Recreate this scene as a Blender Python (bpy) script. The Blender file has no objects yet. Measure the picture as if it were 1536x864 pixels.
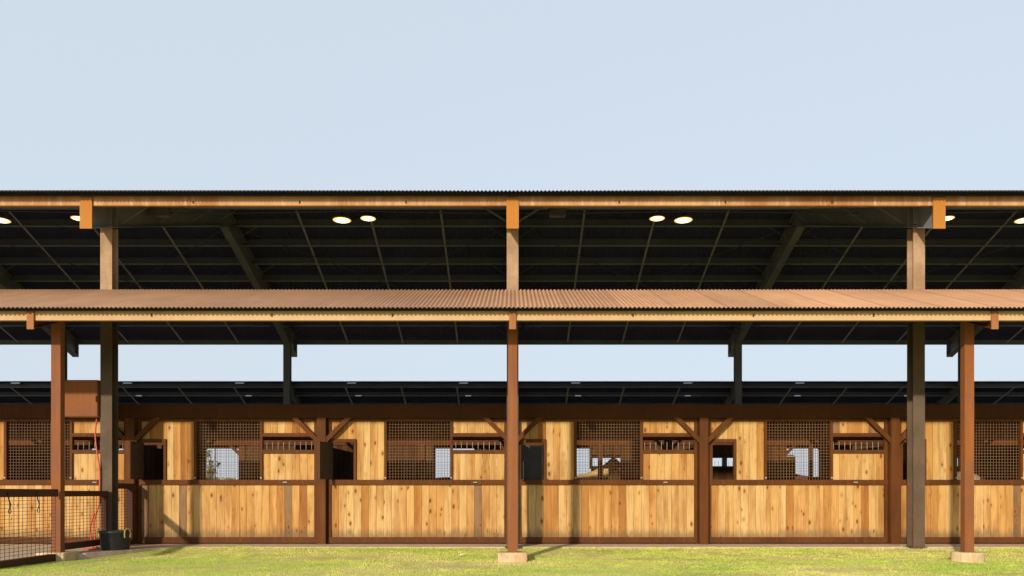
import bpy, bmesh, math, random
import numpy as np
from mathutils import Vector, Matrix, noise
R = math.radians
random.seed(7); rng = np.random.default_rng(7)
C = bpy.context.scene.collection
scene = bpy.context.scene

# ------------------------------------------------------------------ camera, sky, sun, exposure
cam_d = bpy.data.cameras.new("camera"); cam = bpy.data.objects.new("camera", cam_d); C.objects.link(cam)
cam.location = (0, 0, 1.0); cam.rotation_euler = (R(90), 0, 0)
cam_d.sensor_width = 36; cam_d.lens = 26.65; cam_d.shift_y = 0.1992; cam_d.shift_x = -0.0006
cam_d.clip_start = 0.1; cam_d.clip_end = 6000
scene.camera = cam

TRAVEL = Vector((0.5, 1.0, -0.414)).normalized()
ELEV = math.asin(-TRAVEL.z); AZ = math.atan2(-TRAVEL.x, -TRAVEL.y)
world = bpy.data.worlds.new("World"); scene.world = world; world.use_nodes = True
wn = world.node_tree; bg = wn.nodes["Background"]
sky = wn.nodes.new("ShaderNodeTexSky"); sky.sky_type = 'NISHITA'; sky.sun_disc = False
sky.sun_elevation = ELEV; sky.sun_rotation = AZ
sky.altitude = 0; sky.air_density = 1.0; sky.dust_density = 4.0; sky.ozone_density = 1.6
hz = wn.nodes.new("ShaderNodeMix"); hz.data_type = 'RGBA'; hz.inputs[0].default_value = 0.90      # thick summer haze whitens the clear sky
wn.links.new(sky.outputs[0], hz.inputs[6]); hz.inputs[7].default_value = (2.06, 2.31, 2.58, 1)
wn.links.new(hz.outputs[2], bg.inputs[0]); bg.inputs[1].default_value = 0.15
sun_d = bpy.data.lights.new("sun", 'SUN'); sun_d.energy = 2.1; sun_d.angle = R(1.5); sun_d.color = (1.0, 0.86, 0.68)
sun = bpy.data.objects.new("sun", sun_d); C.objects.link(sun)
sun.rotation_euler = TRAVEL.to_track_quat('-Z', 'Y').to_euler(); sun.location = (-30, -40, 30)
scene.view_settings.view_transform = 'Standard'; scene.view_settings.look = 'None'
scene.view_settings.gamma = 1; scene.view_settings.use_curve_mapping = False
scene.view_settings.exposure = 1.1
scene.cycles.use_denoising = True
scene.cycles.max_bounces = 8

# ------------------------------------------------------------------ helpers
class MB:
    def __init__(s): s.v = []; s.f = []; s.m = []; s.t = []; s.smooth = []; s.mi = 0; s.tone = (0.5, 0.0); s.sm = False
    def face(s, idx):
        s.f.append(idx); s.m.append(s.mi); s.t.append(s.tone); s.smooth.append(s.sm)
    def poly8(s, p):
        n = len(s.v); s.v += [tuple(q) for q in p]
        for q in ((0,3,2,1),(4,5,6,7),(0,1,5,4),(1,2,6,5),(2,3,7,6),(3,0,4,7)): s.face([n+i for i in q])
    def box(s, x0,x1,y0,y1,z0,z1):
        x0,x1=min(x0,x1),max(x0,x1); y0,y1=min(y0,y1),max(y0,y1); z0,z1=min(z0,z1),max(z0,z1)
        s.poly8([(x0,y0,z0),(x1,y0,z0),(x1,y1,z0),(x0,y1,z0),(x0,y0,z1),(x1,y0,z1),(x1,y1,z1),(x0,y1,z1)])
    def prism_x(s, poly, x0, x1):            # poly of (y,z)
        n=len(s.v); k=len(poly)
        s.v += [(x0,y,z) for y,z in poly]+[(x1,y,z) for y,z in poly]
        s.face([n+i for i in range(k)][::-1]); s.face([n+k+i for i in range(k)])
        for i in range(k): j=(i+1)%k; s.face([n+i,n+j,n+k+j,n+k+i])
    def prism_y(s, poly, y0, y1):            # poly of (x,z)
        n=len(s.v); k=len(poly)
        s.v += [(x,y0,z) for x,z in poly]+[(x,y1,z) for x,z in poly]
        s.face([n+i for i in range(k)]); s.face([n+k+i for i in range(k)][::-1])
        for i in range(k): j=(i+1)%k; s.face([n+j,n+i,n+k+i,n+k+j])
    def prism_z(s, poly, z0, z1):
        n=len(s.v); k=len(poly)
        s.v += [(x,y,z0) for x,y in poly]+[(x,y,z1) for x,y in poly]
        s.face([n+i for i in range(k)][::-1]); s.face([n+k+i for i in range(k)])
        for i in range(k): j=(i+1)%k; s.face([n+i,n+j,n+k+j,n+k+i])
    def tube(s, pts, r, n=8, caps=True):
        pts=[Vector(p) for p in pts]; base=len(s.v); up=None
        for i,p in enumerate(pts):
            d=(pts[min(i+1,len(pts)-1)]-pts[max(i-1,0)]).normalized()
            if up is None: up = d.orthogonal().normalized()
            up=(up-d*up.dot(d)).normalized(); w=d.cross(up)
            rr = r[i] if isinstance(r,(list,tuple)) else r
            for k in range(n):
                a=2*math.pi*k/n; s.v.append(tuple(p+up*(rr*math.cos(a))+w*(rr*math.sin(a))))
        o=s.sm; s.sm=True
        for i in range(len(pts)-1):
            for k in range(n):
                a=base+i*n+k; b=base+i*n+(k+1)%n; s.face([a,b,b+n,a+n])
        s.sm=o
        if caps:
            s.face([base+k for k in range(n)][::-1]); e=base+(len(pts)-1)*n; s.face([e+k for k in range(n)])
    def lathe(s, prof, c, n=32):             # prof of (r,z), open
        base=len(s.v); o=s.sm; s.sm=True
        for r,z in prof:
            for k in range(n):
                a=2*math.pi*k/n; s.v.append((c[0]+r*math.cos(a), c[1]+r*math.sin(a), c[2]+z))
        for i in range(len(prof)-1):
            for k in range(n):
                a=base+i*n+k; b=base+i*n+(k+1)%n; s.face([a,b,b+n,a+n])
        s.sm=o
    def bar(s, a, b, w, h, up=(0,0,1)):
        a=Vector(a); b=Vector(b); d=(b-a).normalized(); up=Vector(up); sd=d.cross(up).normalized(); u=sd.cross(d).normalized()
        p=[]
        for q in (a,b):
            p.append([q-sd*w/2-u*h/2, q+sd*w/2-u*h/2, q+sd*w/2+u*h/2, q-sd*w/2+u*h/2])
        s.poly8(p[0]+p[1])
    def build(s, name, mats, parent=None):
        if not isinstance(mats,(list,tuple)): mats=[mats]
        me=bpy.data.meshes.new(name)
        off=Vector((0,0,0))
        q=parent
        while q is not None: off+=q.location; q=q.parent
        me.from_pydata([(x-off.x,y-off.y,z-off.z) for x,y,z in s.v],[],s.f)
        for m in mats: me.materials.append(m)
        me.polygons.foreach_set("material_index", s.m)
        me.polygons.foreach_set("use_smooth", s.smooth)
        at=me.attributes.new("tone",'FLOAT_VECTOR','FACE')
        at.data.foreach_set("vector",[c for t in s.t for c in (t[0],t[1],0.0)])
        bm=bmesh.new(); bm.from_mesh(me); bmesh.ops.recalc_face_normals(bm, faces=bm.faces); bm.to_mesh(me); bm.free()
        o=bpy.data.objects.new(name,me); C.objects.link(o)
        if parent is not None: o.parent=parent
        return o

def thing(name, label, cat, loc=(0,0,0), rz=0, group=None):
    o=bpy.data.objects.new(name,None); C.objects.link(o); o.location=loc; o.rotation_euler=(0,0,rz)
    o.empty_display_size=0.2; tag(o,label,cat,group); return o
def tag(o, label, cat, group=None):
    o['label']=label; o['category']=cat
    if group: o['group']=group
    return o
def copy_tree(o, parent=None):
    c=o.copy(); C.objects.link(c)
    if parent is not None: c.parent=parent
    for ch in list(o.children): copy_tree(ch,c)
    return c

# ------------------------------------------------------------------ materials
def mat(name, rough=0.7, metallic=0.0):
    m=bpy.data.materials.new(name); m.use_nodes=True; nt=m.node_tree; b=nt.nodes["Principled BSDF"]
    b.inputs["Roughness"].default_value=rough; b.inputs["Metallic"].default_value=metallic
    return m,nt,b
def N(nt,t,**k):
    n=nt.nodes.new(t)
    for a,v in k.items():
        if a.startswith("i_"): n.inputs[a[2:].replace("_"," ")].default_value=v
        else: setattr(n,a,v)
    return n
def ramp(nt, fac, stops):
    r=nt.nodes.new("ShaderNodeValToRGB"); e=r.color_ramp.elements
    while len(e)<len(stops): e.new(0.5)
    for q,(p,c) in zip(e,stops): q.position=p; q.color=(*c,1)
    nt.links.new(fac,r.inputs[0]); return r.outputs[0]
def mapped(nt, scale=(1,1,1), vec=None):
    if vec is None: vec=N(nt,"ShaderNodeTexCoord").outputs["Object"]
    mp=N(nt,"ShaderNodeMapping"); mp.inputs["Scale"].default_value=scale; nt.links.new(vec,mp.inputs[0]); return mp.outputs[0]
def noise_t(nt, vec, scale, detail=4, rough=0.55):
    n=N(nt,"ShaderNodeTexNoise"); n.inputs["Scale"].default_value=scale; n.inputs["Detail"].default_value=detail; n.inputs["Roughness"].default_value=rough
    nt.links.new(vec,n.inputs["Vector"]); return n.outputs["Fac"]
def mix(nt, fac, a, b, mode='MIX'):
    m=N(nt,"ShaderNodeMix",data_type='RGBA',blend_type=mode)
    for s,v in ((0,fac),(6,a),(7,b)):
        if hasattr(v,"is_output"): nt.links.new(v,m.inputs[s])
        else: m.inputs[s].default_value = v if s==0 else (*v,1)
    return m.outputs[2]
def math_n(nt, op, a, b=None, clamp=False):
    m=N(nt,"ShaderNodeMath",operation=op); m.use_clamp=clamp
    for i,v in enumerate((a,b)):
        if v is None: continue
        if hasattr(v,"is_output"): nt.links.new(v,m.inputs[i])
        else: m.inputs[i].default_value=v
    return m.outputs[0]
def bump(nt, b, h, strength=0.3, dist=0.01):
    n=N(nt,"ShaderNodeBump"); n.inputs["Strength"].default_value=strength; n.inputs["Distance"].default_value=dist
    nt.links.new(h,n.inputs["Height"]); nt.links.new(n.outputs[0],b.inputs["Normal"])

def steel(name, base, alt, streak, rough=0.72, big=1.1, amt=0.55):
    m,nt,b=mat(name,rough); b.inputs['Specular IOR Level'].default_value=0.16
    co=N(nt,"ShaderNodeTexCoord").outputs["Object"]
    n1=noise_t(nt,mapped(nt,(1,1,1),co),big,6,0.6)
    c=ramp(nt,n1,[(0.38,base),(0.62,alt)])
    n2=noise_t(nt,mapped(nt,(9,9,0.7),co),1.3,5,0.6)
    f=math_n(nt,'MULTIPLY',ramp(nt,n2,[(0.5,(0,0,0)),(0.72,(1,1,1))]),amt)
    c=mix(nt,f,c,streak)
    n3=noise_t(nt,co,55,4,0.7)
    c=mix(nt,0.45,c,ramp(nt,n3,[(0.3,(0.45,0.45,0.45)),(0.7,(1.0,1.0,1.0))]),'MULTIPLY')
    nt.links.new(c,b.inputs["Base Color"]); bump(nt,b,n3,0.15,0.004)
    return m
M={}
M['post']=steel('rusted_post',(0.27,0.092,0.024),(0.21,0.082,0.040),(0.34,0.13,0.036))
M['trim']=steel('brown_trim',(0.128,0.042,0.0095),(0.092,0.032,0.008),(0.185,0.072,0.02))
M['header']=steel('shaded_header_steel',(0.072,0.024,0.004),(0.058,0.020,0.0035),(0.095,0.034,0.007))  # trim steel made darker, awning shade put into the header's colour
M['rail']=steel('dark_rail',(0.085,0.035,0.022),(0.065,0.028,0.018),(0.11,0.05,0.03))
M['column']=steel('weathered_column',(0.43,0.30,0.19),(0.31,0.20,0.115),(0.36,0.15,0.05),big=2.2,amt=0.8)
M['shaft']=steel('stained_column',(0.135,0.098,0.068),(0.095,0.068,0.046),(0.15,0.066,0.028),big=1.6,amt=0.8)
M['fascia_top']=steel('upper_fascia_steel',(0.56,0.32,0.145),(0.38,0.17,0.06),(0.66,0.47,0.29),big=0.8,amt=0.8)
M['fascia_low']=steel('awning_fascia_steel',(0.60,0.40,0.21),(0.55,0.34,0.175),(0.62,0.43,0.25),big=0.4)
M['tab']=steel('orange_plate',(0.46,0.185,0.032),(0.41,0.165,0.03),(0.48,0.20,0.04))
M['tab_low']=steel('rust_plate',(0.36,0.15,0.055),(0.31,0.125,0.05),(0.40,0.18,0.07))
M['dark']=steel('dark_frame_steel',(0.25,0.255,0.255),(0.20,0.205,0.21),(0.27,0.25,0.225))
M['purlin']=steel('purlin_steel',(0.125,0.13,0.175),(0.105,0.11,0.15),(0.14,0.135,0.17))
M['lip']=steel('lit_purlin_lip',(0.36,0.36,0.38),(0.30,0.30,0.32),(0.40,0.38,0.37))  # paler copy of purlin steel, sky light on the lip put into its colour
M['strap']=steel('strap_steel',(0.48,0.46,0.44),(0.40,0.38,0.36),(0.52,0.48,0.44))
M['brace']=steel('brace_steel',(0.22,0.21,0.20),(0.18,0.17,0.16),(0.24,0.22,0.20))
M['deck']=steel('shaded_roof_underside',(0.085,0.094,0.185),(0.073,0.081,0.16),(0.097,0.10,0.18),rough=0.8)  # darker and bluer than the top sheet, roof shade put into the colour
M['edge']=steel('sheet_edge',(0.03,0.028,0.028),(0.024,0.022,0.023),(0.04,0.032,0.028))
M['toproof']=steel('old_roof_sheet',(0.075,0.042,0.028),(0.055,0.033,0.024),(0.10,0.05,0.03))
M['wire']=steel('grille_wire',(0.27,0.15,0.075),(0.21,0.105,0.05),(0.31,0.19,0.11))
M['fwire']=steel('fence_wire',(0.07,0.035,0.022),(0.05,0.026,0.018),(0.09,0.045,0.025))
M['galv']=steel('galvanised',(0.45,0.43,0.41),(0.36,0.34,0.33),(0.5,0.48,0.45),rough=0.45)
M['door']=steel('hatch_steel',(0.085,0.05,0.03),(0.07,0.042,0.026),(0.10,0.06,0.035))

def roof_mat():
    m,nt,b=mat('corrugated_rust',0.62)
    co=N(nt,"ShaderNodeTexCoord").outputs["Object"]
    sx=N(nt,"ShaderNodeSeparateXYZ"); nt.links.new(co,sx.inputs[0])
    pan=math_n(nt,'DIVIDE',sx.outputs[0],0.804); fl=math_n(nt,'FLOOR',pan); fr=math_n(nt,'FRACT',pan)
    wn_=N(nt,"ShaderNodeTexWhiteNoise",noise_dimensions='1D'); nt.links.new(fl,wn_.inputs["W"])
    n1=noise_t(nt,mapped(nt,(0.6,0.6,0.6),co),1.0,6,0.6)
    c=ramp(nt,n1,[(0.35,(0.47,0.262,0.142)),(0.65,(0.60,0.345,0.19))])
    v=ramp(nt,wn_.outputs[0],[(0,(0.86,0.86,0.88)),(1,(1,1,1))]); c=mix(nt,1.0,c,v,'MULTIPLY')
    n2=noise_t(nt,mapped(nt,(14,0.5,0.5),co),1.5,5,0.6)
    c=mix(nt,0.5,c,ramp(nt,n2,[(0.3,(0.7,0.66,0.62)),(0.7,(1,1,1))]),'MULTIPLY')
    seam=math_n(nt,'LESS_THAN',fr,0.022); c=mix(nt,math_n(nt,'MULTIPLY',seam,0.3),c,(0.07,0.03,0.02))
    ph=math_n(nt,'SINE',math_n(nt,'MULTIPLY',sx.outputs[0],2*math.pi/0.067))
    c=mix(nt,math_n(nt,'MULTIPLY',math_n(nt,'MAXIMUM',math_n(nt,'MULTIPLY',ph,-1.0),0.0),0.6),c,(0.17,0.075,0.04))  # corrugation valleys darkened, their shade put into the sheet colour
    nt.links.new(c,b.inputs["Base Color"]); return m
M['roof']=roof_mat()

def wood_mat(name, shade=1.0, tint=(1,1,1)):
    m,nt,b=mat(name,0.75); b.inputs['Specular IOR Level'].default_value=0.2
    at=N(nt,"ShaderNodeAttribute",attribute_name="tone"); sp=N(nt,"ShaderNodeSeparateXYZ"); nt.links.new(at.outputs["Vector"],sp.inputs[0])
    tone,seed=sp.outputs[0],sp.outputs[1]
    co=N(nt,"ShaderNodeTexCoord").outputs["Object"]
    cb=N(nt,"ShaderNodeCombineXYZ"); nt.links.new(math_n(nt,'MULTIPLY',seed,37.0),cb.inputs[0]); nt.links.new(math_n(nt,'MULTIPLY',seed,91.0),cb.inputs[2])
    ad=N(nt,"ShaderNodeVectorMath",operation='ADD'); nt.links.new(co,ad.inputs[0]); nt.links.new(cb.outputs[0],ad.inputs[1]); v=ad.outputs[0]
    c=ramp(nt,tone,[(0.0,(0.58,0.395,0.165)),(0.35,(0.53,0.30,0.095)),(0.62,(0.41,0.195,0.050)),(0.82,(0.25,0.098,0.027)),(1.0,(0.25,0.17,0.095))])
    # broad heart / sap wood variation along the board
    n0=noise_t(nt,mapped(nt,(6.5,6.5,0.8),v),1.0,4,0.6)
    c=mix(nt,0.9,c,ramp(nt,n0,[(0.30,(0.58,0.42,0.28)),(0.55,(1,1,1))]),'MULTIPLY')
    # grain
    dn=noise_t(nt,mapped(nt,(4,4,1.2),v),1.0,3,0.5)
    g=noise_t(nt,mapped(nt,(70,70,2.2),v),1.0,6,0.65)
    gg=math_n(nt,'ADD',g,math_n(nt,'MULTIPLY',math_n(nt,'SUBTRACT',dn,0.5),0.5))
    c=mix(nt,0.5,c,ramp(nt,gg,[(0.32,(0.58,0.44,0.33)),(0.55,(1,1,1))]),'MULTIPLY')
    # knots
    vo=N(nt,"ShaderNodeTexVoronoi",feature='F1'); vo.inputs["Scale"].default_value=1.0; vo.inputs["Randomness"].default_value=1.0
    nt.links.new(mapped(nt,(8.5,0.001,4.4),v),vo.inputs["Vector"])
    sc=N(nt,"ShaderNodeSeparateColor"); nt.links.new(vo.outputs["Color"],sc.inputs[0])
    rad=math_n(nt,'MULTIPLY',math_n(nt,'SUBTRACT',sc.outputs[0],0.25),0.20)      # only some cells hold a knot
    k=math_n(nt,'SUBTRACT',vo.outputs["Distance"],rad)
    kn=N(nt,"ShaderNodeMapRange"); kn.inputs[1].default_value=0.0; kn.inputs[2].default_value=0.10; kn.inputs[3].default_value=1; kn.inputs[4].default_value=0
    nt.links.new(k,kn.inputs[0])
    has=math_n(nt,'GREATER_THAN',sc.outputs[0],0.36)
    kh=N(nt,"ShaderNodeMapRange"); kh.inputs[1].default_value=0.03; kh.inputs[2].default_value=0.30; kh.inputs[3].default_value=1; kh.inputs[4].default_value=0
    nt.links.new(k,kh.inputs[0])
    c=mix(nt,math_n(nt,'MULTIPLY',math_n(nt,'MULTIPLY',kh.outputs[0],has),0.55),c,(0.36,0.15,0.035))
    c=mix(nt,math_n(nt,'MULTIPLY',math_n(nt,'MULTIPLY',kn.outputs[0],has),0.80),c,(0.095,0.032,0.010))
    # drips and water stains
    st=noise_t(nt,mapped(nt,(7,7,0.8),v),1.0,4,0.6)
    c=mix(nt,math_n(nt,'MULTIPLY',ramp(nt,st,[(0.60,(0,0,0)),(0.78,(1,1,1))]),0.35),c,(0.16,0.10,0.055))
    # splash-back dirt at the foot of the boards
    sz=N(nt,"ShaderNodeSeparateXYZ"); nt.links.new(co,sz.inputs[0])
    d=math_n(nt,'ADD',sz.outputs[2],math_n(nt,'MULTIPLY',noise_t(nt,mapped(nt,(8,8,2),v),1.0,5,0.7),-0.42))
    dm=N(nt,"ShaderNodeMapRange"); dm.inputs[1].default_value=-0.03; dm.inputs[2].default_value=0.10; dm.inputs[3].default_value=0.6; dm.inputs[4].default_value=0
    nt.links.new(d,dm.inputs[0]); c=mix(nt,dm.outputs[0],c,(0.12,0.085,0.05))
    if shade!=1.0 or tint!=(1,1,1): c=mix(nt,1.0,c,tuple(shade*t for t in tint),'MULTIPLY')
    nt.links.new(c,b.inputs["Base Color"]); bump(nt,b,gg,0.25,0.003); return m
M['wood']=wood_mat('cedar_boards'); M['wood_in']=wood_mat('shaded_inner_boards',0.16,(1,0.8,0.6))  # inner boards are a darkened copy, interior shade put into their colour

def simple(name,col,rough=0.6,var=0.25,scale=8,metallic=0,bumps=0.0):
    m,nt,b=mat(name,rough,metallic)
    n=noise_t(nt,N(nt,"ShaderNodeTexCoord").outputs["Object"],scale,5,0.6)
    c=ramp(nt,n,[(0.3,tuple(q*(1-var) for q in col)),(0.7,tuple(min(1,q*(1+var)) for q in col))])
    nt.links.new(c,b.inputs["Base Color"])
    if bumps: bump(nt,b,n,bumps,0.01)
    return m
def emit(name,col,strength):
    m,nt,b=mat(name,0.4); b.inputs["Base Color"].default_value=(*col,1); b.inputs["Emission Color"].default_value=(*col,1); b.inputs["Emission Strength"].default_value=strength; return m
def concrete(name, c1, c2, st):
    m,nt,b=mat(name,0.85); co=N(nt,"ShaderNodeTexCoord").outputs["Object"]
    n=noise_t(nt,co,5,8,0.65); c=ramp(nt,n,[(0.35,c1),(0.65,c2)])
    s=noise_t(nt,mapped(nt,(6,6,2),co),1.3,5,0.6); c=mix(nt,math_n(nt,'MULTIPLY',ramp(nt,s,[(0.5,(0,0,0)),(0.68,(1,1,1))]),0.7),c,st)
    nt.links.new(c,b.inputs["Base Color"]); bump(nt,b,n,0.3,0.01); return m
M['concrete']=concrete('slab_concrete',(0.42,0.32,0.22),(0.54,0.42,0.30),(0.30,0.21,0.13))
M['pad']=concrete('pad_concrete',(0.46,0.34,0.20),(0.58,0.46,0.29),(0.42,0.21,0.06))

# ------------------------------------------------------------------ measures (metres; y is distance from the camera)
CY=19.2; BAY=3.66; FR=7.32
XS=22.1
def mir(y): return 2*CY-y
def uz(y): d=min(y,mir(y)); return 6.125+0.36*(d-12.95)       # underside of the high roof
def az(y): d=min(y,mir(y)); return 3.765+0.385*(d-11.4)       # underside of an awning

# ------------------------------------------------------------------ ground
def lawn_edge(x):
    if x<-7.36: return 4.0
    if x<-7.0: return 12.28
    if x<-6.1:
        t=(x+7.0)/0.9; return 12.35+1.42*t**0.8
    return 13.78+0.05*math.sin(x*2.1)+0.04*math.sin(x*5.3+1)
def lawn_z(x,y):
    z=-0.02-0.052*(13.8-y)
    w=min(1,max(0,(-x-5.6)/1.5)); z=z*(1-w)+max(z,-0.09)*w
    return z+0.018*noise.noise((x*0.9,y*0.9,3.1))+0.008*noise.noise((x*3,y*3,1.7))
def ground_mat():
    m,nt,b=mat('lawn_soil',0.9); co=N(nt,"ShaderNodeTexCoord").outputs["Object"]
    n=noise_t(nt,mapped(nt,(0.5,1.3,1),co),1.0,6,0.6)
    c=ramp(nt,n,[(0.32,(0.33,0.40,0.075)),(0.5,(0.54,0.51,0.14)),(0.68,(0.62,0.51,0.23))])
    f=noise_t(nt,co,60,4,0.7); c=mix(nt,0.6,c,ramp(nt,f,[(0.3,(0.5,0.5,0.5)),(0.7,(1,1,1))]),'MULTIPLY')
    nt.links.new(c,b.inputs["Base Color"]); bump(nt,b,f,0.4,0.02); return m
M['lawn']=ground_mat()
g=MB(); g.face([0,1,2,3]); g.v=[(-3000,-3000,-1.2),(3000,-3000,-1.2),(3000,4000,-1.2),(-3000,4000,-1.2)]
ground=g.build('ground',simple('field_ground',(0.22,0.20,0.10),0.95,0.3,0.05)); ground['kind']='structure'
g=MB()                                                           # level field the barn stands in, behind and beside it
g.prism_z([(-150,-40),(-22.2,-40),(-22.2,28),(22.2,28),(22.2,-40),(150,-40),(150,160),(-150,160)],-1.1,-0.12)
fld=g.build('field',simple('dry_field',(0.26,0.23,0.12),0.95,0.3,0.4)); fld['kind']='structure'
# lawn in front: one undulating sheet
l=MB(); xs=np.arange(-22.2,22.21,0.3); ys=np.concatenate([np.arange(-40,6,4.0),np.arange(6,14.0,0.2),[14.0]])
for y in ys:
    for x in xs:
        l.v.append((float(x),float(y),lawn_z(float(x),max(float(y),0.0))))
nx=len(xs)
for j in range(len(ys)-1):
    for i in range(nx-1): l.sm=True; l.face([j*nx+i,j*nx+i+1,(j+1)*nx+i+1,(j+1)*nx+i])
lawn=l.build('lawn',M['lawn']); lawn['kind']='structure'
bed=MB(); bed.v=[(-XS,14.72,.006),(XS,14.72,.006),(XS,23.68,.006),(-XS,23.68,.006)]; bed.face([0,1,2,3]); bd=bed.build('stall_floor',simple('dark_bedding',(0.09,0.06,0.035),0.95,0.4,6)); bd['kind']='structure'
s=MB(); s.prism_z([(-22.1,4.0),(-7.36,4.0),(-7.36,12.28),(-7.0,12.42),(-6.72,12.85),(-6.3,13.55),(-6.0,13.8),(22.1,13.83),(22.1,24.9),(-22.1,24.9)],-0.5,0.0)
slab=s.build('concrete_slab',M['concrete']); slab['kind']='structure'

# grass blades
def grass():
    n=330000
    x=rng.uniform(-9.8,10.2,n); y=rng.uniform(9.6,13.95,n)
    nx_=np.array([noise.noise((a*0.5,b*2.4,9.0)) for a,b in zip(x,y)])
    nx2=np.array([noise.noise((a*1.7,b*6.0,4.0)) for a,b in zip(x,y)])
    nx3=np.array([noise.noise((a*0.35,b*0.9,22.0)) for a,b in zip(x,y)])
    ed=np.array([lawn_edge(a) for a in x])+0.05*nx2+rng.uniform(-0.05,0.06,n)
    keep=(y<ed)&(rng.random(n)<np.clip(0.95+0.9*nx_+0.5*nx2,0.12,1))
    # bare ring worn round the pads
    for px,py in ((0,12.2),(7.32,12.2),(-7.32,12.2)): keep&=((np.abs(x-px)>0.25)|(np.abs(y-py)>0.25))
    keep&=((x+6.89)**2+(y-13.15)**2>0.2**2)
    x,y,nx_,nx2,nx3=x[keep],y[keep],nx_[keep],nx2[keep],nx3[keep]; n=len(x)
    z=np.array([lawn_z(a,b) for a,b in zip(x,y)])-0.004
    h=rng.uniform(0.007,0.021,n)*(1+0.5*np.clip(nx_,-0.5,1)); h[(y>13.55)]*=1.3+1.1*np.clip(nx2[(y>13.55)]+.3,0,1)
    a=rng.uniform(0,2*np.pi,n); w=rng.uniform(0.002,0.0045,n); la=rng.uniform(0,2*np.pi,n); ll=h*rng.uniform(0.2,1.1,n)
    V=np.empty((n,3,3)); dx,dy=np.cos(a)*w,np.sin(a)*w
    V[:,0]=np.stack([x-dx,y-dy,z],1); V[:,1]=np.stack([x+dx,y+dy,z],1); V[:,2]=np.stack([x+np.cos(la)*ll,y+np.sin(la)*ll,z+h],1)
    me=bpy.data.meshes.new('grass'); me.vertices.add(3*n); me.vertices.foreach_set("co",V.ravel())
    me.loops.add(3*n); me.loops.foreach_set("vertex_index",np.arange(3*n,dtype=np.int32))
    me.polygons.add(n); me.polygons.foreach_set("loop_start",np.arange(0,3*n,3,dtype=np.int32))
    me.update(calc_edges=True)
    t=np.clip(0.45+0.75*nx_+0.55*nx3+0.35*nx2+rng.normal(0,0.16,n),0,1)
    at=me.attributes.new("tone",'FLOAT','FACE'); at.data.foreach_set("value",t.astype(np.float32))
    m,nt,b=mat('grass_blade',0.6); q=N(nt,"ShaderNodeAttribute",attribute_name="tone")
    c=ramp(nt,q.outputs["Fac"],[(0.0,(0.80,0.69,0.29)),(0.28,(0.74,0.72,0.165)),(0.6,(0.54,0.66,0.085)),(1.0,(0.31,0.52,0.042))])
    nt.links.new(c,b.inputs["Base Color"]); me.materials.append(m)
    b.inputs["Specular IOR Level"].default_value=0.25
    o=bpy.data.objects.new('grass',me); C.objects.link(o); o['kind']='stuff'; o['label']='short patchy yellow green grass of the lawn'
    return o
grass()

# ------------------------------------------------------------------ the barn
barn=thing('horse_barn','long open sided steel horse barn with timber stall fronts and rusty corrugated roofs','barn',(0,CY,0))

def corrugated(name, y0, y1, zf, rows=2, lift=0.011, amp=0.0115, pitch=0.067, seg=10, x0=-XS, x1=XS, top=None):
    m=MB(); n=int((x1-x0)/pitch*seg); X=np.linspace(x0,x1,n+1); Z=amp*np.sin(X/pitch*2*np.pi)
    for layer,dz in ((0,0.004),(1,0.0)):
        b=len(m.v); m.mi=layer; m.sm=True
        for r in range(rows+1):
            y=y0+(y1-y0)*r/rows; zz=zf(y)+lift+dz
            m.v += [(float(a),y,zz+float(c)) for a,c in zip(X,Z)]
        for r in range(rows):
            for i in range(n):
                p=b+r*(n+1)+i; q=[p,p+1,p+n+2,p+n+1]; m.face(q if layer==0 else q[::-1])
    m.sm=False; m.mi=2; k=(rows+1)*(n+1)
    for r in (0,rows):
        b=len(m.v)
        m.v += m.v[r*(n+1):(r+1)*(n+1)]+m.v[k+r*(n+1):k+(r+1)*(n+1)]
        for i in range(n): m.face([b+i,b+i+1,b+n+2+i,b+n+1+i])
    me=bpy.data.meshes.new(name); me.from_pydata([(x,y-CY,z) for x,y,z in m.v],[],m.f)
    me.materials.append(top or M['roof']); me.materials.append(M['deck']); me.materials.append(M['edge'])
    me.polygons.foreach_set("material_index",m.m); me.polygons.foreach_set("use_smooth",m.smooth)
    o=bpy.data.objects.new(name,me); C.objects.link(o); o.parent=barn; return o
for far in (0,1):
    F=(lambda y: mir(y)) if far else (lambda y:y)
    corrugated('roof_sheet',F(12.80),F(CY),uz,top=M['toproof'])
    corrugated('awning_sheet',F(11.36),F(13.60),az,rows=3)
rc=MB(); rc.prism_x([(CY-0.25,uz(CY-0.25)+0.035),(CY,uz(CY)+0.036),(CY+0.25,uz(CY+0.25)+0.035),(CY,uz(CY)+0.04)],-XS,XS); rc.build('ridge_cap',M['roof'],barn)

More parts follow.
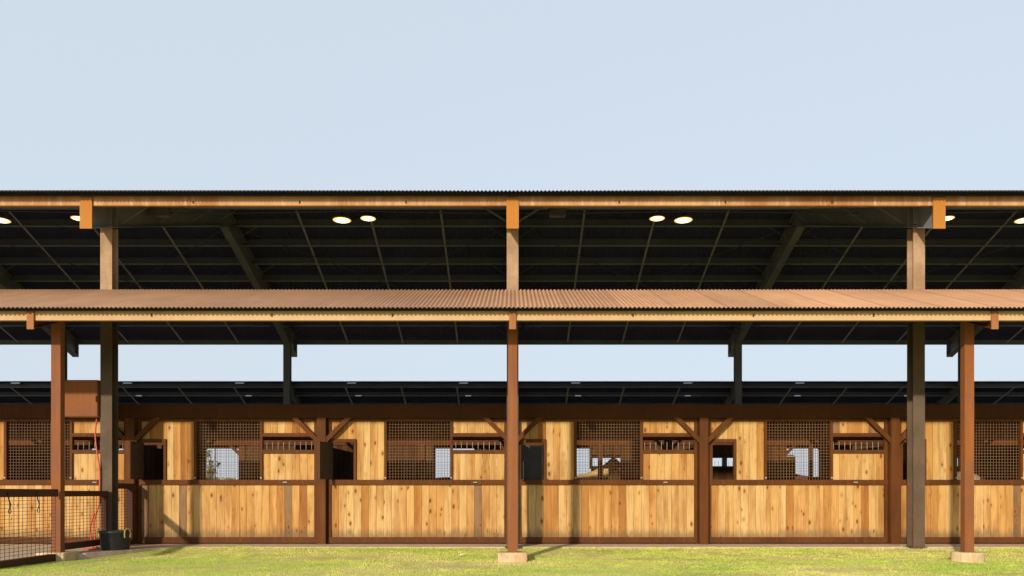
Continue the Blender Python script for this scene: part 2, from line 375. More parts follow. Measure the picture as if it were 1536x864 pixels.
frames=[k*FR for k in (-3,-2,-1,0,1,2,3)]
def frame_line(x, far_only=False):
    # main columns: wide flange sections
    for far in (0,1):
        F=(lambda y: mir(y)) if far else (lambda y:y)
        zt=uz(13.76)-0.09-0.53+0.005
        m=MB()
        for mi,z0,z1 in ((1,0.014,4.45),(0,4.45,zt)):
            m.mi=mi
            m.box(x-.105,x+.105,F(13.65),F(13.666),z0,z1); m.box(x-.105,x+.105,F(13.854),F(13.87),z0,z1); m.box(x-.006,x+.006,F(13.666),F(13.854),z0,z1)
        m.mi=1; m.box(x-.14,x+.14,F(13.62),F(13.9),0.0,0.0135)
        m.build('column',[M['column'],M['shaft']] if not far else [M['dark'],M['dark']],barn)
    # rafter: I section over both slopes
    b=lambda y: uz(y)-0.09-0.53
    t=lambda y: uz(y)-0.09
    m=MB()
    for y0,y1 in ((13.02,CY),(CY,mir(13.02))):
        m.prism_x([(y0,b(y0)),(y1,b(y1)),(y1,t(y1)),(y0,t(y0))],x-.006,x+.006)
        m.prism_x([(y0,b(y0)-.002),(y1,b(y1)-.002),(y1,b(y1)+.016),(y0,b(y0)+.016)],x-.1,x+.1)
        m.prism_x([(y0,t(y0)-.016),(y1,t(y1)-.016),(y1,t(y1)+.002),(y0,t(y0)+.002)],x-.1,x+.1)
    for yc in (13.76,mir(13.76)):
        for d in (-.1,.1): m.prism_x([(yc+d-.006,b(yc)+.03),(yc+d+.006,b(yc)+.03),(yc+d+.006,t(yc)-.05),(yc+d-.006,t(yc)-.05)],x-.098,x+.098)
    # haunch under the ridge
    for q in (-1,1): m.prism_x([(CY,b(CY)-.03),(CY+q*.55,b(CY+q*.55)-.04),(CY+q*.55,b(CY+q*.55)-.004),(CY,b(CY)-.004)],x-.1,x+.1)
    rf=m.build('rafter',M['dark'],barn)
    for far in (0,1):
        F=(lambda y: mir(y)) if far else (lambda y:y)
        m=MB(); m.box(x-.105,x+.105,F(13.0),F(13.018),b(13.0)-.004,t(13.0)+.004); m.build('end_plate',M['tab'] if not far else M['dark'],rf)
    # awning rafter, post, footing
    for far in (0,1):
        F=(lambda y: mir(y)) if far else (lambda y:y)
        bb=lambda y: az(y)-.31-.02; tt=lambda y: az(y)-.02
        y0,y1=F(11.52),F(13.648); m=MB()
        m.prism_x([(y0,bb(y0)),(y1,bb(y1)),(y1,tt(y1)),(y0,tt(y0))],x-.005,x+.005)
        for f0,f1 in ((-.002,.012),(.298,.312)):
            m.prism_x([(y0,bb(y0)+f0),(y1,bb(y1)+f0),(y1,bb(y1)+f1),(y0,bb(y0)+f1)],x-.05,x+.05)
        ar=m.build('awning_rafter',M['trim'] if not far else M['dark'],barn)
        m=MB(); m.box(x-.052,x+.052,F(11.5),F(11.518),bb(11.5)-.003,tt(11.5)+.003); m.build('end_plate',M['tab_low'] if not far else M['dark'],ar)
        if not far: gz=0.035; 
        else: gz=0.0
        m=MB(); yc=12.205; zt=bb(yc)-.004
        m.prism_z([(x-.075+c*.012*0,F(yc-.06)) for c in (0,)]+[(x+.075,F(yc-.06)),(x+.075,F(yc+.06)),(x-.075,F(yc+.06))],gz+.012,zt)
        m.box(x-.078,x+.078,F(yc-.085),F(yc+.085),zt-.012,zt)
        m.box(x-.088,x+.088,F(yc-.075),F(yc+.075),gz,gz+.012)
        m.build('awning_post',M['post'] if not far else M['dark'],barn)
        m=MB(); zb=-0.45
        if not far and abs(x-FR)<.1:
            k=24; pl=[(x+.25*math.cos(2*math.pi*i/k),F(yc)+.22*math.sin(2*math.pi*i/k)) for i in range(k)]
        else:
            pl=[]; hx,hy,r=(.235,.22,.03)
            for cx,cy,a0 in ((hx-r,hy-r,0),(-hx+r,hy-r,90),(-hx+r,-hy+r,180),(hx-r,-hy+r,270)):
                for k in range(5): a=R(a0+k*22.5); pl.append((x+cx+r*math.cos(a),F(yc)+cy+r*math.sin(a)))
        pl2=[(x+(a-x)*.96,F(yc)+(b_-F(yc))*.96) for a,b_ in pl]
        m.prism_z(pl,zb,gz-.014)
        n0=len(m.v)-len(pl); k=len(pl); n1=len(m.v); m.v+=[(a,b_,gz) for a,b_ in pl2]
        for i in range(k): j=(i+1)%k; m.face([n0+i,n0+j,n1+j,n1+i])
        m.face([n1+i for i in range(k)])
        m.build('footing',M['pad'],barn)
for x in frames: frame_line(x)

def cee(m, y, z, x0, x1, h=.2, w=.065, dirn=1):   # a C purlin, web upright
    m.mi=0; m.box(x0,x1,y-.002,y+.002,z-h+.004,z); m.box(x0,x1,y+.002*dirn,y+w*dirn,z-.004,z)
    m.mi=1; m.box(x0,x1,y-.002*dirn,y+w*dirn,z-h-.001,z-h+.003); m.box(x0,x1,y+w*dirn,y+(w+.003)*dirn,z-h-.001,z-h+.02)
for far in (0,1):
    F=(lambda y: mir(y)) if far else (lambda y:y)
    # eave channels
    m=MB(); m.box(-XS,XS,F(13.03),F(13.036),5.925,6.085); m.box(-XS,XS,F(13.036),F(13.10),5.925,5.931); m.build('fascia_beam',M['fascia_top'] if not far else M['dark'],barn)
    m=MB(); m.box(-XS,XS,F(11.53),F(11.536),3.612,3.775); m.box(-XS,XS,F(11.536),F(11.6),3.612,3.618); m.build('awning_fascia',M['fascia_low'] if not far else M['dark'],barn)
    m=MB(); m.box(-XS,XS,F(12.93),F(12.95),6.05,6.112); m.build('eave_closure',M['edge'],barn)
    m=MB(); m.box(-XS,XS,F(11.45),F(11.47),3.738,3.782); m.build('eave_closure',M['edge'],barn)
    for k in range(8):
        y=18.55-0.75*k
        if y<13.5: break
        m=MB(); cee(m,F(y),uz(y)-.005,-XS,XS,dirn=-1 if far else 1); m.build('purlin',[M['purlin'],M['lip']],barn)
    for y in (12.25,12.95,13.5):
        m=MB(); cee(m,F(y),az(y)-.005,-XS,XS,h=.14,w=.05,dirn=-1 if far else 1); m.build('awning_purlin',[M['purlin'],M['lip']],barn)
    # anti sag straps between the frames
    k=-12
    while k<=12:
        x=k*FR/4
        if k%4:
            m=MB(); y0,y1=13.12,CY-.05
            m.bar((x,F(y0),uz(y0)-.21),(x,F(y1),uz(y1)-.21),.055,.006); m.build('sag_strap',M['strap'],barn)
            m=MB(); y0,y1=11.65,13.5
            m.bar((x,F(y0),az(y0)-.15),(x,F(y1),az(y1)-.15),.05,.006); m.build('awning_strap',M['strap'],barn)
        k+=1
    for k in range(-12,13):
        x=k*FR/4
        if k%4==0 or far: continue
        m=MB(); m.box(x-.012,x+.012,13.022,13.0295,5.955,6.005); m.build('fascia_bolt',M['rail'],barn)
        m=MB(); m.box(x-.012,x+.012,11.522,11.5295,3.665,3.71); m.build('fascia_bolt',M['rail'],barn)
    # flange braces
    for x in frames:
        for sx in (-1,1):
            if abs(x)>FR*2+.1: continue
            for y in (14.05,15.55,17.05,18.55):
                m=MB(); m.bar((x+sx*.08,F(y),uz(y)-.54),(x+sx*.62,F(y),uz(y)-.2),.04,.006); m.build('flange_brace',M['brace'],barn)
# rod bracing under the far slope
for x0,x1 in ((-FR*2,-FR),(-FR,0),(0,FR),(FR,FR*2)):
    for a,b in ((x0,x1),(x1,x0)):
        m=MB(); y0,y1=CY+.4,mir(14.1); m.tube([(a,y0,uz(y0)-.34),(b,y1,uz(y1)-.34)],.011,6); m.build('brace_rod',M['purlin'],barn)

# stall fronts ---------------------------------------------------------------
def planks(m, x0, x1, y0, y1, z0, z1, tones=None, w=0.145):
    n=max(1,round((x1-x0)/w)); ww=(x1-x0)/n; run=0; t=.3
    for i in range(n):
        if run<=0: t=random.choice([.0,.04,.08,.12,.15,.18,.2,.22,.26,.3,.35,.38,.42,.5,.58,.66]); run=random.choice([1,1,1,2])
        run-=1
        m.tone=(min(1,max(0,t+random.uniform(-.06,.06))) if random.random()>.03 else .95, random.random())
        j=random.uniform(-.002,.003)
        m.box(x0+i*ww+.0022,x0+(i+1)*ww-.0022,y0+j,y1+j,z0,z1)
def stall_front(a, far, wood, hatch=None):
    YB=14.63
    Xf=lambda u:a+u
    Yf=(lambda v: mir(YB+v)) if far else (lambda v:YB+v)
    def bx(m,u0,u1,v0,v1,z0,z1): m.box(Xf(u0),Xf(u1),Yf(v0),Yf(v1),z0,z1)
    f=MB()
    bx(f,.10,3.56,-.045,.035,.02,.13)             # bottom rail
    bx(f,.10,3.56,-.045,.035,1.14,1.235)          # middle rail
    bx(f,.10,3.56,-.040,.035,2.36,2.42)           # top rail
    for u0,u1 in ((.102,.16),(3.50,3.558)):
        bx(f,u0,u1,-.040,.03,.13,1.14); bx(f,u0,u1,-.040,.03,1.235,2.36)
    bx(f,.6,.645,-.042,.03,1.235,1.955); bx(f,.16,.645,-.042,.03,1.955,2.02); bx(f,.161,.19,-.041,.03,1.236,1.955)
    for u0,u1 in ((1.185,1.237),(2.455,2.505)): bx(f,u0,u1,-.043,.03,1.235,2.36)
    bx(f,2.505,3.50,-.042,.03,2.065,2.134); bx(f,2.505,3.50,-.042,.03,1.747,1.81)
    root=f.build('stall_front',M['trim'],barn)
    def P(n,u0,u1,z0,z1):
        m=MB(); x0,x1=sorted((Xf(u0),Xf(u1))); y0,y1=sorted((Yf(-.008),Yf(.018))); planks(m,x0,x1,y0,y1,z0,z1); m.build(n,wood,root)
    P('lower_boards',.16,3.50,.13,1.14); P('upper_boards',.16,.645,2.02,2.36); P('upper_boards',.645,1.185,1.235,2.36)
    P('upper_boards',2.505,3.50,2.134,2.36); P('upper_boards',2.505,3.50,1.235,1.747)
    m=MB(); u0,u1,z0,z1=1.237,2.455,1.235,2.36; n=22; k=20; r=.0026
    for i in range(1,n):
        u=u0+(u1-u0)*i/n; bx(m,u-r,u+r,-.004-r,-.004+r,z0,z1)
    for i in range(1,k):
        z=z0+(z1-z0)*i/k; bx(m,u0,u1,-.004+r,-.004+3*r,z-r,z+r)
    m.build('mesh_grille',M['wire'],root)
    m=MB()
    for i in range(9):
        u=2.505+.975*(i+.5)/9; m.tube([(Xf(u),Yf(.06),1.75),(Xf(u),Yf(.06),1.97)],.0045,6)
    m.build('slot_bars',M['galv'],root)
    for s_,pu in ((1,.084),(-1,3.576)):
        m=MB(); p=[(Xf(pu),1.93),(Xf(pu),2.05),(Xf(pu+s_*.37),2.42),(Xf(pu+s_*.49),2.42)]
        m.prism_y([p[0],p[3],p[2],p[1]],Yf(-.13),Yf(-.05)); m.build('knee_brace',M['trim'],root)
    m=MB()
    for u in (1.211,2.48): bx(m,u-.016,u+.016,-.056,-.0445,1.262,1.285)
    bx(m,2.9,2.98,-.058,-.0465,1.178,1.196)
    m.build('latch',M['galv'],root)
    if hatch is not None:
        phi=R(hatch); hx,hy=a+.19,YB-.05; d=Vector((-math.sin(phi),-math.cos(phi),0)); nrm=Vector((-d.y,d.x,0))
        m=MB(); A=Vector((hx,hy,0)); 
        def slabp(l0,l1,z0,z1,t): 
            c=[A+d*l0-nrm*t,A+d*l1-nrm*t,A+d*l1+nrm*t,A+d*l0+nrm*t]
            m.poly8([(q.x,q.y,z0) for q in c]+[(q.x,q.y,z1) for q in c])
        slabp(.03,.38,1.275,1.915,.006); slabp(0,.41,1.24,1.275,.016); slabp(0,.41,1.915,1.95,.016); slabp(0,.03,1.275,1.915,.016); slabp(.38,.41,1.275,1.915,.016)
        hd=m.build('hatch_door',M['door'],root)
def inner_shutter(a):
    m=MB(); m.box(a+.21,a+.575,14.74,14.76,1.2,1.9); sh=m.build('inner_shutter',simple('black_sheet',(0.02,0.02,0.022),0.6),barn)
    m=MB(); m.box(a+.57,a+.582,14.725,14.738,1.2,1.905); m.box(a+.25,a+.57,14.725,14.738,1.893,1.905); m.build('rim',M['galv'],sh)
inner_shutter(0)
hatches={-2:0,-1:22,0:3,-4:10}
for far in (0,1):
    for k in range(-6,6):
        if far and not(-6<=k<6): continue
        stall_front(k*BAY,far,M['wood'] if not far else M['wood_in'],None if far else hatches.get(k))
    Y0,Y1=(14.5,14.585)
    F=(lambda y: mir(y)) if far else (lambda y:y)
    m=MB(); m.box(-XS,XS,F(14.49),F(14.67),2.42,2.675); m.build('header_beam',M['header'],barn)
    for k in range(-6,7):
        m=MB(); x=k*BAY; m.box(x-.083,x+.083,F(14.49),F(14.67),0,2.418); m.build('wall_post',M['trim'],barn)
# inside: partitions and aisle fronts
for far in (0,1):
    F=(lambda y: mir(y)) if far else (lambda y:y)
    for k in range(-5,6):
        x=k*BAY; m=MB()
        n=21
        y0,y1=F(14.69),F(17.78); lo,hi=sorted((y0,y1))
        for i in range(n):
            m.tone=(random.choice([.2,.4,.6,.7,.8]),random.random()); q=(hi-lo)/n
            m.box(x-.02,x+.02,lo+i*q+.002,lo+(i+1)*q-.002,.05,1.9)
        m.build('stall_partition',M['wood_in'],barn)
        m=MB(); m.box(x-.09,x+.09,F(17.79),F(17.91),0,2.25); m.build('aisle_post',M['trim'],barn)
        for sx in (-1,1):
            m=MB(); m.prism_y([(x+sx*.09,1.98),(x+sx*.09,2.08),(x+sx*.27,2.25),(x+sx*.37,2.25)],F(17.8),F(17.88)); m.build('aisle_brace',M['trim'],barn)
    if not far:
        m=MB()
        for i in range(int(2*XS/.145)):
            m.tone=(random.choice([.2,.4,.6,.7,.8]),random.random()); m.box(-XS+i*.145,-XS+i*.145+.142,17.83,17.87,2.365,2.93)
        m.build('aisle_boards',M['wood_in'],barn)
    zb0,zb1=(2.27,2.40) if far else (2.25,2.36)
    m=MB(); m.box(-XS,XS,F(17.79),F(17.91),zb0,zb1); m.build('aisle_header',M['trim'],barn)
    m=MB(); m.tone=(.6,.3)
    for i in range(int(2*XS/.145)):
        m.tone=(random.choice([.2,.4,.6,.7,.8]),random.random()); m.box(-XS+i*.145,-XS+i*.145+.142,F(17.83),F(17.87),.05,1.2)
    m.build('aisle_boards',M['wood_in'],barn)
YA=mir(17.87)
m=MB()                                        # door jambs and fixed panels on the far side of the aisle
for x0,x1,z0,z1 in ((2.31,2.43,1.2,2.27),(-2.5,-2.38,1.2,2.27),(8.02,8.12,1.2,2.27),(-9.6,-9.48,1.2,2.27),(2.085,2.12,1.62,2.27)):
    m.box(x0,x1,YA-.06,YA+.04,z0,z1); 
    o=m.build('door_jamb',M['trim'],barn); m=MB()
for x0,x1,z0,z1 in ((2.12,2.31,2.0,2.27),(2.43,2.92,2.0,2.27),(2.92,3.56,1.2,2.27),(7.41,7.66,1.2,1.96),(-4.9,-3.75,1.2,2.27),(-3.57,-2.5,1.2,2.27),(-2.38,-2.14,1.2,2.27),(9.2,10.88,1.2,2.27),(-7.2,-5.9,1.2,2.27),(3.75,5.25,1.2,2.27),(6.02,7.2,1.2,2.27)):
    planks(m,x0,x1,YA-.01,YA+.02,z0,z1); m.build('door_panel',M['wood_in'],barn); m=MB()
def rod(p,r=.009):
    m=MB(); m.tube(p,r,6); m.build('galvanised_rail',M['galv'],barn)
yr=17.74
rod([(-7.2,yr,2.03),(-6.95,yr,2.03),(-6.95,yr,1.3)]); rod([(-2.5,yr,1.3),(-2.5,yr,1.74),(-2.33,yr,1.74),(-2.33,yr,1.35)]); rod([(-2.33,yr,1.79),(-2.33,yr,2.06)],.007)
rod([(-1.94,yr,1.3),(-1.94,yr,1.7)]); rod([(-1.88,yr,1.3),(-1.88,yr,2.08)],.011)
rod([(6.4,yr,2.11),(7.2,yr,2.11),(7.2,yr,1.5)]); rod([(2.16,yr,1.92),(2.16,yr,2.11)],.011); rod([(6.41,yr,1.86),(6.58,yr,1.86)],.011)

# ------------------------------------------------------------------ fence panels running out from the barn corner
fence=thing('mesh_fence','dark brown steel fence with wire mesh running to the stall wall at far left','fence',(-7.32,12.2,0))
def fence_panel(y0,y1,zt0,zt1,zb0,zb1,x,slope=0.0,zoff=lambda y:0):
    m=MB()
    m.prism_x([(y0,zt0),(y1,zt0),(y1,zt1),(y0,zt1)],x-.05,x+.05); pn=m.build('top_rail',M['rail'],fence)
    m=MB(); m.prism_x([(y0,zb0),(y1,zb0),(y1,zb1),(y0,zb1)],x-.05,x+.05); m.build('bottom_rail',M['rail'],fence)
    m=MB(); r=.0026
    k=max(2,int((zt0-zb1)/.052)); n=int((y1-y0)/.1)
    for i in range(n+1):
        y=y0+(y1-y0)*i/n; m.box(x-r,x+r,y-r,y+r,zb1,zt0)
    for i in range(1,k): z=zb1+(zt0-zb1)*i/k; m.box(x-r,x+r*.9,y0,y1,z-r,z+r)
    m.build('wire_mesh',M['fwire'],fence)
fence_panel(10.35,12.05,.925,1.045,-.15,.02,-7.27)
fence_panel(12.29,13.60,.925,1.02,.06,.165,-7.30)
m=MB()
for y in (13.56,): m.box(-7.34,-7.26,y-.03,y+.03,.165,.925); m.build('stile',M['rail'],fence)
fence_panel(13.9,14.40,1.06,1.16,.03,.09,-7.27)
m=MB(); m.box(-7.32,-7.22,14.40,14.475,.0,1.16); m.build('stile',M['rail'],fence)

# ------------------------------------------------------------------ things
cab=thing('hose_cabinet','rusty steel cabinet mounted beside the left main column with a red hose below','cabinet',(-7.76,13.72,2.35))
m=MB(); m.box(-8.08,-7.44,13.60,13.86,2.35,3.01); m.build('housing',M['post'],cab)
m=MB(); m.box(-8.07,-7.45,13.588,13.597,2.362,2.998); m.build('door',M['post'],cab)
m=MB(); m.box(-7.44,-7.42,13.66,13.76,2.42,2.5); m.box(-7.44,-7.42,13.66,13.76,2.86,2.94); m.box(-7.47,-7.455,13.572,13.587,2.62,2.72); m.build('hinge',M['rail'],cab)

def spline(pts,n=8):
    P=[Vector(p) for p in pts]; out=[]
    for i in range(len(P)-1):
        a,b,c,d=P[max(i-1,0)],P[i],P[i+1],P[min(i+2,len(P)-1)]
        for k in range(n):
            t=k/n; out.append(.5*((2*b)+(c-a)*t+(2*a-5*b+4*c-d)*t*t+(3*b-a-3*c+d)*t**3))
    out.append(P[-1]); return out
m=MB(); m.tube(spline([(-7.52,13.72,2.36),(-7.51,13.64,2.05),(-7.46,13.61,1.7),(-7.42,13.62,1.4),(-7.42,13.62,1.0),(-7.43,13.63,.8),(-7.53,13.66,.5),(-7.52,13.64,.25),(-7.45,13.5,.05),(-7.38,13.3,.012),(-7.2,13.16,.012),(-7.3,13.05,.012),(-7.45,13.15,.012)]),.013,8)
m.tube(spline([(-7.52,13.64,.62),(-7.6,13.66,.4),(-7.6,13.66,.2),(-7.48,13.5,.04),(-7.3,13.3,.03),(-7.16,13.05,.012)]),.013,8)
tag(m.build('red_hose',simple('red_rubber',(0.55,0.07,0.03),0.5,0.15)),'red rubber hose hanging down beside the left column to the floor','hose')

bk=thing('muck_bucket','black rubber bucket with two yellow rope handles on the grass edge','bucket',(-6.89,13.15,-.045))
m=MB(); z=-.045
m.lathe([(0,0),(.205,0),(.215,.012),(.25,.335),(.268,.345),(.268,.372),(.245,.374),(.238,.34),(.2,.02),(0,.018)],(-6.89,13.15,z),40)
m.build('tub',simple('black_rubber',(0.022,0.025,0.027),0.55,0.3,14,bumps=.2),bk)
rope=simple('yellow_rope',(0.50,0.38,0.13),0.8,0.25,60)
for a in (R(-20),R(195)):
    c=Vector((-6.89+.272*math.cos(a),13.15+.272*math.sin(a),z)); t=Vector((-math.sin(a),math.cos(a),0))
    m=MB(); m.tube(spline([c+t*.055+Vector((0,0,.26)),c+t*.06+Vector((0,0,.34)),c+t*.035+Vector((0,0,.405)),c-t*.035+Vector((0,0,.405)),c-t*.06+Vector((0,0,.34)),c-t*.055+Vector((0,0,.26))]),.011,8); m.build('handle',rope,bk)

for y,lb in ((10.84,'black strap clip hanging from the fence top rail, nearer the camera'),(11.5,'black strap clip hanging from the fence top rail, nearer the awning post')):
    m=MB(); m.tube(spline([(-7.21,y,1.0),(-7.205,y,.9),(-7.2,y+.03,.82),(-7.205,y+.02,.76)]),.009,6); m.tube(spline([(-7.205,y+.02,.77),(-7.205,y+.05,.72),(-7.205,y+.02,.69),(-7.205,y-.01,.72),(-7.205,y+.02,.77)]),.006,6)
    tag(m.build('strap_clip',simple('black_webbing',(0.02,0.02,0.02),0.7)),lb,'strap','straps on the fence')

# high bay lamps
glow=emit('lamp_glow',(1.0,0.68,0.30),3.0); amber=emit('lamp_rim_glow',(1.0,0.50,0.10),0.75); house=simple('lamp_metal',(0.12,0.11,0.1),0.4)
def lamp(x,y,z,label):
    t=thing('high_bay_lamp',label,'lamp',(x,y,z),0,'lit lamps under the high roof')
    return t
def lamp_full(x,y,z,label):
    t=lamp(x,y,z,label); m=MB()
    m.lathe([(0,.16),(.05,.16),(.06,.10),(.15,.06),(.20,.02),(.20,-.006),(.19,-.006)],(x,y,z),28); m.build('lamp_housing',house,t)
    m=MB(); m.lathe([(.19,-.004),(.15,-.010)],(x,y,z),28); m.mi=1; m.lathe([(.15,-.0102),(.08,-.014),(0,-.015)],(x,y,z),28); m.build('diffuser',[amber,glow],t)
    m=MB(); m.tube([(x,y,z+.15),(x,y,uz(y)-.02)],.012,6); m.build('hanger',house,t)
    return t
LS=[(-10.98,'at the left edge of the picture','at far left'),(-3.66,'left of the centre column','left of the centre column'),(3.66,'right of the centre column','right of the centre column'),(10.98,'at the right edge of the picture','at far right')]
nearz,ridgez=6.83,7.93
protoN=None
for x,a,b in LS:
    for y,z,w in ((16.25,nearz,'front'),(CY,ridgez,'ridge')):
        lb={('front'):'round lit lamp nearer the eave '+a,('ridge'):'round lit lamp hung below the ridge '+b}[w]
        lamp_full(x,y,z,lb)
m=MB()
xs_=[-18+ i*.5 for i in range(73)]
m.tube([(x,16.05,6.95-.05*math.sin(((x+18)%7.32)/7.32*math.pi)) for x in xs_],.012,6)
tag(m.build('power_cable',M['purlin']),'thin dark cable strung along under the high roof near the lamps','cable')
def fixture(x,y,z,label):
    t=thing('floodlight',label,'floodlight',(x,y,z),0,'boxes under the high roof')
    m=MB(); m.box(x-.17,x+.17,y-.07,y+.07,z-.09,z+.09); m.box(x-.18,x+.18,y-.085,y-.07,z-.1,z+.1); m.build('housing',simple('fixture_grey',(0.13,0.12,0.12),0.5),t)
    m=MB()
    for sx in (-1,1): m.bar((x+sx*.19,y,z-.03),(x+sx*.19,y,z+.13),.02,.012,(0,1,0))
    m.box(x-.2,x+.2,y-.015,y+.015,z+.13,z+.14); m.tube([(x,y,z+.14),(x,y,uz(y)-.02)],.014,6); m.build('bracket',M['purlin'],t)
fixture(.98,16.6,7.12,'grey box fixture hanging just right of the centre column under the high roof')
fixture(-7.02,15.1,6.58,'grey box fixture beside the rafter right of the left main column')

# added glow strips standing in for sky reflections under the far awning
pale=emit('sky_glint_glow',(0.62,0.74,0.9),0.09)
ORD=['first','second','third','fourth','fifth','sixth','seventh','eighth','ninth','tenth']
def strip(x,y,z,w,label):
    t=thing('glow_strip',label,'lamp',(x,y,z),0,'pale glow strips added under the far awning')
    m=MB(); m.box(x-w-.01,x+w+.01,y,y+.06,z,z+.045); m.build('lamp_housing',house,t)
    m=MB(); m.box(x-w,x+w,y-.012,y-.002,z+.004,z+.036); m.build('diffuser',pale,t)
i=0
for k in range(-4,5):
    x=-1.6+k*BAY
    if abs(x)>16.9: continue
    strip(x,24.76,4.535,.14,'added pale glow strip in the upper row under the far awning, '+ORD[i]+' from the left')
    if k>-4: strip(x+.12,25.28,4.19,.10,'short added glow strip in the lower row under the far awning, '+ORD[i-1]+' from the left')
    i+=1
m=MB(); c0=(-.86,12.62); z0=lawn_z(*c0)+.02
pts=[(-.055,0,.0),(-.03,.03,.012),(0,.036,.016),(.035,.022,.02),(.06,0,.03),(.035,-.022,.012),(0,-.034,.004),(-.03,-.028,.002)]
m.v=[(c0[0]+a,c0[1]+b,z0+c) for a,b,c in pts]+[(c0[0],c0[1],z0+.03)]+[(c0[0]+a,c0[1]+b,z0+c-.004) for a,b,c in pts]+[(c0[0],c0[1],z0+.026)]
for i in range(8): m.face([i,(i+1)%8,8]); m.face([9+(i+1)%8,9+i,17]); m.face([i,9+i,9+(i+1)%8,(i+1)%8])
tag(m.build('dry_leaf',simple('pale_leaf',(0.62,0.52,0.40),0.8,0.3,30)),'pale curled dry leaf lying on the grass left of the centre post','leaf')
# ------------------------------------------------------------------ horses
def skin_mesh(name, joints, mats, levels=2):
    idx={}; V=[]; E=[]; Rr=[]
    for key,(p,r,par) in joints.items():
        idx[key]=len(V); V.append(p); Rr.append(r)
        if par is not None: E.append((idx[par],idx[key]))
    me=bpy.data.meshes.new(name); me.from_pydata(V,E,[]); o=bpy.data.objects.new(name,me); C.objects.link(o)
    sk=o.modifiers.new('skin','SKIN'); 
    if not me.skin_vertices: bpy.context.view_layer.objects.active=o
    bm=bmesh.new(); bm.from_mesh(me); lay=bm.verts.layers.skin.verify()
    for v,r in zip(bm.verts,Rr):
        rr=r if isinstance(r,tuple) else (r,r); v[lay].radius=rr
    bm.verts.ensure_lookup_table(); bm.verts[0][lay].use_root=True
    bm.to_mesh(me); bm.free()
    ss=o.modifiers.new('sub','SUBSURF'); ss.levels=levels; ss.render_levels=levels
    dg=bpy.context.evaluated_depsgraph_get(); new=bpy.data.meshes.new_from_object(o.evaluated_get(dg))
    o.modifiers.clear(); o.data=new; new.name=name
    for mm in mats: new.materials.append(mm)
    new.polygons.foreach_set("use_smooth",[True]*len(new.polygons)); return o
def horse(label, loc, rz, coat, face, hair, head_low=0.0, scale=1.0):
    t=thing('horse',label,'horse',loc,rz); t.scale=(scale,)*3
    hl=head_low
    J={'pel':((-.55,0,1.22),.29,None),'rump':((-.78,0,1.2),.2,'pel'),'loin':((-.2,0,1.2),.27,'pel'),'barrel':((.1,0,1.15),.30,'loin'),'chest':((.48,0,1.2),.29,'barrel'),
       'nb':((.72,0,1.36-.2*hl),.25,'chest'),'nm':((.95,0,1.58-.55*hl),.185,'nb'),'poll':((1.14,0,1.8-.9*hl),.105,'nm'),'hm':((1.34,0,1.66-.95*hl),.105,'poll'),'muz':((1.56,0,1.38-.9*hl),.066,'hm'),'nose':((1.6,0,1.33-.9*hl),.055,'muz')}
    for s_,q in ((-1,'r'),(1,'l')):
        J['ear'+q]=((1.13,s_*.075,1.9-.9*hl),.035,'poll'); J['eart'+q]=((1.15,s_*.085,1.99-.9*hl),.012,'ear'+q)
        J['hip'+q]=((-.6,s_*.17,.98),.16,'pel'); J['stif'+q]=((-.5,s_*.18,.76),.10,'hip'+q); J['hock'+q]=((-.76,s_*.17,.52),.058,'stif'+q); J['hf'+q]=((-.72,s_*.17,.16),.042,'hock'+q); J['hh'+q]=((-.67,s_*.17,.03),.052,'hf'+q)
        J['sh'+q]=((.5,s_*.16,.92),.12,'chest'); J['kn'+q]=((.52,s_*.16,.5),.058,'sh'+q); J['ff'+q]=((.51,s_*.16,.15),.042,'kn'+q); J['fh'+q]=((.56,s_*.16,.03),.052,'ff'+q)
    b=skin_mesh('body',J,[coat,face]); b.parent=t
    for p in b.data.polygons:
        if p.center.x>1.16: p.material_index=1
    m=MB(); pts=[]
    cr=[Vector((.55,0,1.47-.1*hl)),Vector((.78,0,1.6-.35*hl)),Vector((.95,0,1.73-.55*hl)),Vector((1.1,0,1.88-.88*hl)),Vector((1.22,0,1.86-.93*hl))]
    cv=spline(cr,6)
    random.seed(3)
    for i,p in enumerate(cv):
        for k in range(4):
            s_=random.uniform(-.05,.05); m.tube([p+Vector((0,s_*.4,.01)),p+Vector((random.uniform(-.03,.03),s_+.02,.01-.05)),p+Vector((random.uniform(-.05,.04),.09+s_*.6,-.2-random.random()*.1))],[.022,.016,.004],5)
    o=m.build('mane',hair); o.parent=t
    m=MB()
    for k in range(9):
        a=random.uniform(-.03,.03); m.tube(spline([(-.93,a*.5,1.28),(-1.02,a,1.1),(-1.04,a*2,.75),(-1.0+random.uniform(-.05,.05),a*2.5,.42)],4),[.03]*4+[.035]*5+[.02]*3+[.006],5)
    o=m.build('tail',hair); o.parent=t
    m=MB()
    for s_ in (-1,1):
        c=Vector((1.27,s_*.088,1.735-.92*hl)); m.lathe([(0.001,-.018),(.012,-.012),(.017,0),(.012,.012),(.001,.018)],c,10)
    o=m.build('eye',simple('eye_black',(0.01,0.008,0.006),0.15)); o.parent=t
    return t
def coat(n,c): return simple(n,c,0.65,0.15,3)
dun,red,blk=coat('dun_coat',(0.50,0.33,0.14)),coat('red_coat',(0.22,0.075,0.028)),coat('dark_hair',(0.025,0.017,0.012))
bay_=coat('bay_coat',(0.10,0.035,0.018)); grey=coat('grey_coat',(0.40,0.30,0.21))
horse('golden dun horse with dark mane behind the fourth mesh window from the left',(1.72,21.75,0),R(-14),dun,red,blk,scale=1.03)
horse('dark bay horse with lowered head behind the fifth mesh window from the left',(8.95,22.1,0),R(172),bay_,bay_,blk,head_low=.28)
horse('pale grey horse seen from behind in the rightmost stall',(9.52,16.3,0),R(90),grey,grey,blk,head_low=.5)
horse('dark brown horse only showing its back under the bright window left of the centre post',(-1.55,22.3,0),R(178),bay_,bay_,blk,head_low=.75)

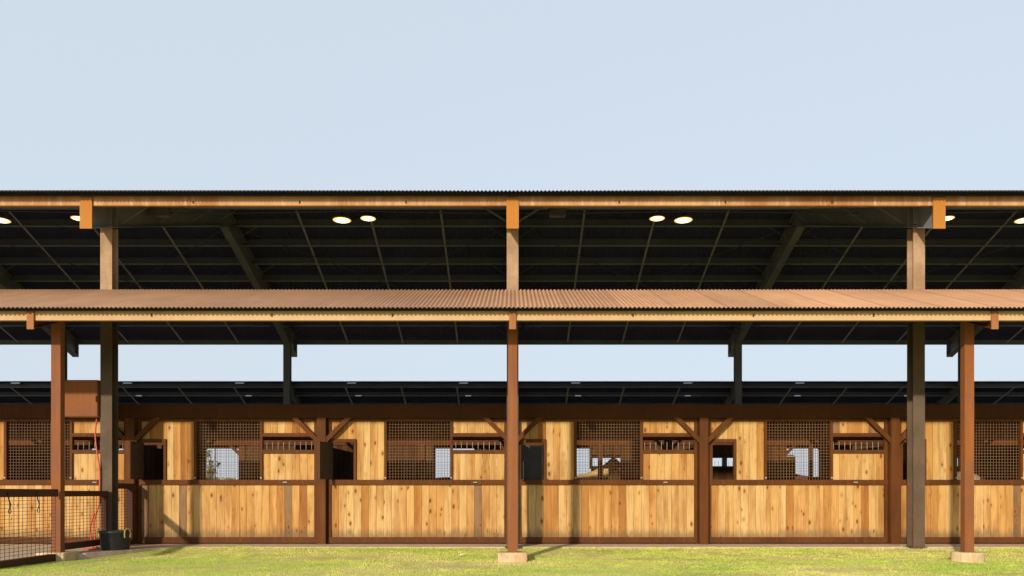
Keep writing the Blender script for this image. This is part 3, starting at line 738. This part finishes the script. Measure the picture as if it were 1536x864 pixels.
# ------------------------------------------------------------------ beyond the barn
leafm=simple('leaf_green',(0.10,0.13,0.035),0.7,0.3,2); bark=simple('bark',(0.12,0.09,0.06),0.9)
def tree(x,y,h,r,label,seed,leaf=.09,n=1500):
    rr=random.Random(seed); t=thing('young_tree',label,'tree',(x,y,-.12),0,'young trees in the field')
    m=MB(); m.tube([(x,y,-.12),(x+.03,y,h*.4),(x-.02,y,h*.85)],[.06,.045,.015],8)
    for k in range(7):
        a=rr.uniform(0,6.28); z=h*rr.uniform(.4,.7); q=r*rr.uniform(.5,.85); m.tube([(x,y,z),(x+q*.5*math.cos(a),y+q*.5*math.sin(a),z+.25*h*.5),(x+q*math.cos(a),y+q*math.sin(a),z+.25*h)],[.02,.014,.005],5)
    m.build('trunk',bark,t)
    m=MB(); cl=[(rr.gauss(0,r*.42),rr.gauss(0,r*.42),h*.68+rr.gauss(0,h*.14)) for _ in range(16)]
    for i in range(n):
        c=rr.choice(cl); p=Vector((x+c[0]+rr.gauss(0,r*.16),y+c[1]+rr.gauss(0,r*.16),c[2]+rr.gauss(0,r*.16)))
        d=Vector((rr.gauss(0,1),rr.gauss(0,1),rr.gauss(0,1))).normalized(); e=d.orthogonal().normalized(); f=d.cross(e)
        b=len(m.v); m.v+=[tuple(p-e*leaf*.4),tuple(p+f*leaf),tuple(p+e*leaf*.4),tuple(p-f*leaf)]; m.face([b,b+1,b+2,b+3])
    m.build('crown',leafm,t)
tree(-23.9,60,4.4,.6,'young leafy tree in the field seen through the second mesh window from the left',1,.11,500)
tree(-16.7,41,2.1,.4,'low bush like tree at the sill of the second mesh window from the left',2,.08,1000)
m=MB(); rr=random.Random(5)
for i in range(9000):
    x=rr.uniform(-420,420); y=330+rr.gauss(0,8); hh=6+2.5*noise.noise((x*.02,1,2))+1.5*noise.noise((x*.11,5,2))
    z=rr.uniform(-.5,1)*hh if rr.random()<.8 else hh
    p=Vector((x,y,max(-.5,z))); s_=rr.uniform(.6,1.6); d=Vector((rr.gauss(0,1),rr.gauss(0,1),rr.gauss(0,1))).normalized(); e=d.orthogonal().normalized(); f=d.cross(e)
    b=len(m.v); m.v+=[tuple(p-e*s_),tuple(p+f*s_),tuple(p+e*s_),tuple(p-f*s_)]; m.face([b,b+1,b+2,b+3])
w=m.build('distant_wood',simple('hazy_leaves',(0.16,0.19,0.10),0.9,0.3,.05)); w['kind']='stuff'; w['label']='low line of trees on the far horizon'
